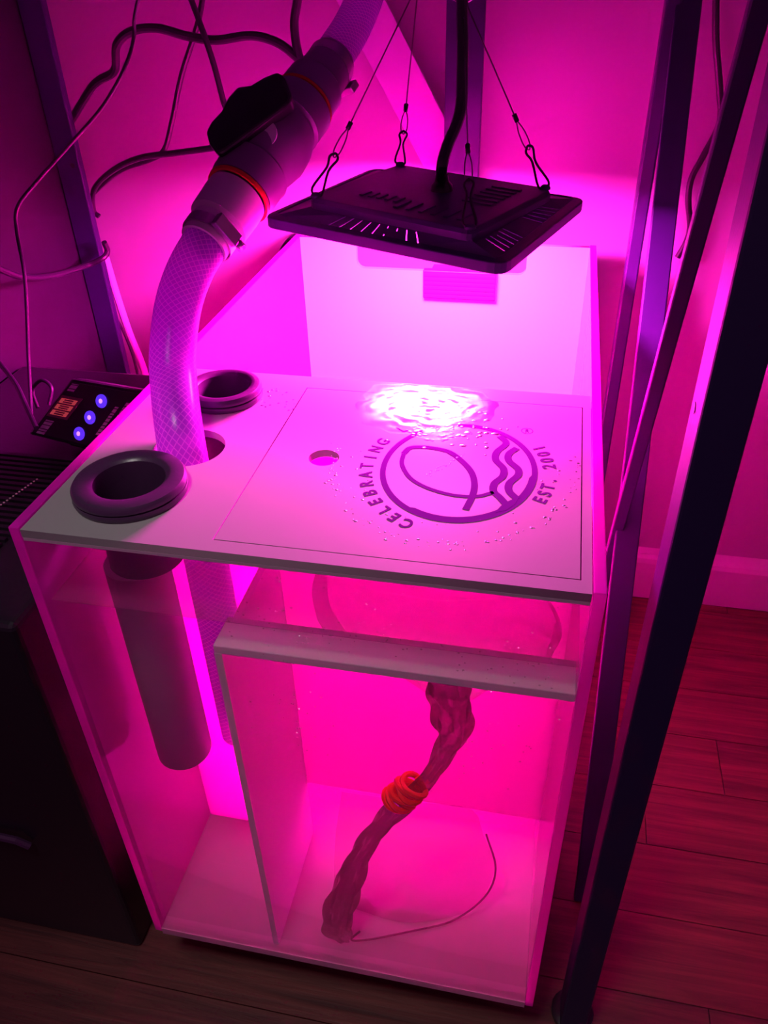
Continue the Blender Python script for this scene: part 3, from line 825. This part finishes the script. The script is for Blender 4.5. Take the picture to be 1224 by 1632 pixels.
cable([(-30, 415), (0, 429), (35, 441), (80, 440), (130, 426), (163, 412), (171, 400), (166, 386)], 9, 'dark cable slung horizontally across the left post', ys=[.36, .385, .42, .48, .605, .625, .635, .63])
cable([(-20, 560), (0, 580), (25, 612), (43, 650), (58, 682)], 8, 'short dark cable at the left edge above the controller', ys=[.33, .31, .28, .245, .225])
cable([(60, 650), (52, 622), (66, 606), (82, 618), (78, 645)], 6, 'small coil of dark cable behind the controller', ys=[.30, .31, .315, .31, .30], name='cable_coil')
cable([(168, 410), (186, 470), (206, 530), (226, 580), (245, 640)], 11, 'pale cord hanging behind the left post', y=.69, m='pinkcord', cat='cord', name='cord')
cable([(170, 480), (195, 525), (212, 568), (222, 610)], 4, 'thin dark cable beside the pale cord', y=.68)
cable([(1142, -40), (1141, 60), (1147, 140), (1147, 195), (1120, 250), (1102, 285), (1097, 320), (1100, 360), (1094, 385), (1080, 410)], 10, 'black cable hanging on the wall between the right posts', y=.725)
cable([(440, 420), (452, 392), (470, 375), (500, 365)], 6, 'short dark cable behind the left corner of the lamp', y=.715)

# ================================================================ plastic bag in the pump chamber
bag = empty('plastic_bag', (.29, .08, .30)); tag(bag, 'clear knotted plastic bag hanging in the water, twisted tail to the floor', 'bag')
prof = []
mb = MB(); vs = []; fs = []; ns, nr = 36, 18
for i in range(nr + 1):
    t = i / nr; z = .508 - .175 * t
    r = .098 * (math.sin(math.pi * min(1, .10 + .75 * t)) ** .7) * (1 - .55 * max(0, t - .6) / .4)
    cx = .268 + .030 * t; cy = .093
    for k in range(ns):
        a = 2 * math.pi * k / ns; w2 = 1 + .035 * math.sin(5 * a + 6 * t) * t + .02 * math.sin(11 * a - 9 * t)
        vs.append((cx + r * math.cos(a) * w2, cy + r * .45 * math.sin(a) * w2, z))
for i in range(nr):
    for k in range(ns): fs.append((i * ns + k, i * ns + (k + 1) % ns, (i + 1) * ns + (k + 1) % ns, (i + 1) * ns + k))
mb.add(vs, fs, True).build('bag_body', M['bag'], bag, recalc=False)
def bpt(u, v, y): return at('y', y, u, v)
tl = [bpt(706, 1055, .055), bpt(712, 1085, .055), bpt(718, 1112, .055), bpt(722, 1145, .055), bpt(722, 1172, .054), bpt(708, 1200, .053), bpt(688, 1232, .052), bpt(658, 1268, .050)]
def fold_tube(pts, rf, n=8, amp=.18, seg=28, twist=14):
    pts = spline(pts, n); N = len(pts); vs = []; fs = []; prev = None
    for i, p in enumerate(pts):
        d = (pts[min(i + 1, N - 1)] - pts[max(i - 1, 0)]).normalized()
        a = (RX - d * RX.dot(d)).normalized() if prev is None else (prev - d * prev.dot(d)).normalized()
        prev = a; b = d.cross(a); t = i / (N - 1); R = rf(t)
        for k in range(seg):
            q = 2 * math.pi * k / seg; w2 = 1 + amp * math.sin(5 * q + twist * t) + amp * .5 * math.sin(9 * q - twist * t)
            vs.append(p + a * math.cos(q) * R * w2 + b * math.sin(q) * R * w2 * .6)
    for i in range(N - 1):
        for k in range(seg): fs.append((i * seg + k, i * seg + (k + 1) % seg, (i + 1) * seg + (k + 1) % seg, (i + 1) * seg + k))
    return MB().add(vs, fs, True)
def lerp_list(L, t):
    x = t * (len(L) - 1); i = min(int(x), len(L) - 2); return L[i] + (L[i + 1] - L[i]) * (x - i)
fold_tube(tl, lambda t: lerp_list([.0140, .0150, .0160, .0150, .0120, .0085, .0070, .0075], t)).build('twisted_neck', M['bagtail'], bag, recalc=False)['label'] = 'dark twisted plastic neck'
tl2 = [bpt(640, 1280, .048), bpt(606, 1318, .045), bpt(578, 1355, .041), bpt(560, 1395, .035), bpt(545, 1440, .028), bpt(538, 1478, .021), at('z', .013, 552, 1497)]
fold_tube(tl2, lambda t: lerp_list([.0100, .0085, .0085, .0110, .0135, .0130, .0060], t), amp=.25).build('tail', M['bagtail'], bag, recalc=False)
# red rubber band wound round the neck
bc = bpt(645, 1264, .049); bd = (bpt(668, 1240, .05) - bpt(618, 1288, .048)).normalized()
mb = MB(); sp_ = []
a = (RZ - bd * RZ.dot(bd)).normalized(); b = bd.cross(a)
for k in range(150):
    t = k / 149; q = 2 * math.pi * 7 * t; R = .0118 + .0018 * math.sin(5 * q * .31)
    sp_.append(bc + bd * ((t - .5) * .036 + .002 * math.sin(q * 1.7)) + a * math.cos(q) * R * .8 + b * math.sin(q) * R)
mb.tube(sp_, .0027, 7).build('rubber_band', mat('orange_red_rubber', (1, .025, .012), .45), bag)['label'] = 'orange-red rubber band'
# loose end of the bag, spread behind the tail
out_px = [(545, 1262), (600, 1270), (680, 1280), (752, 1290), (770, 1330), (788, 1375), (776, 1420), (738, 1462), (660, 1482), (590, 1492), (548, 1478), (534, 1420), (534, 1340)]
c_px = (650, 1380)
vs = []; fs = []; NR = 8
ring = spline([Vector((u, v, 0)) for u, v in out_px + [out_px[0]]], 3)[:-1]; nn = len(ring)
for j in range(NR + 1):
    k_ = j / NR
    for i, p in enumerate(ring):
        u = c_px[0] + (p.x - c_px[0]) * k_; v = c_px[1] + (p.y - c_px[1]) * k_
        yy = .085 - .020 * (1 - k_ ** 2) + .004 * math.sin(i * .9 + j) * k_
        if v > 1440: yy -= (v - 1440) * .0006
        q = bpt(u, v, max(.02, yy)); q.z = max(q.z, .0075); vs.append(q)
for j in range(NR):
    for i in range(nn): fs.append((j * nn + i, j * nn + (i + 1) % nn, (j + 1) * nn + (i + 1) % nn, (j + 1) * nn + i))
MB().add(vs, fs, True).build('loose_end', M['baglow'], bag, recalc=False)
cl_ = [bpt(775, 1330, .085), bpt(790, 1385, .083), bpt(772, 1430, .075), at('z', .009, 720, 1468), at('z', .009, 650, 1485), at('z', .009, 590, 1497), at('z', .012, 560, 1498), at('z', .018, 574, 1484)]
MB().tube(spline(cl_, 6), .0011, 6).build('bag_hem', M['bagtail'], bag)
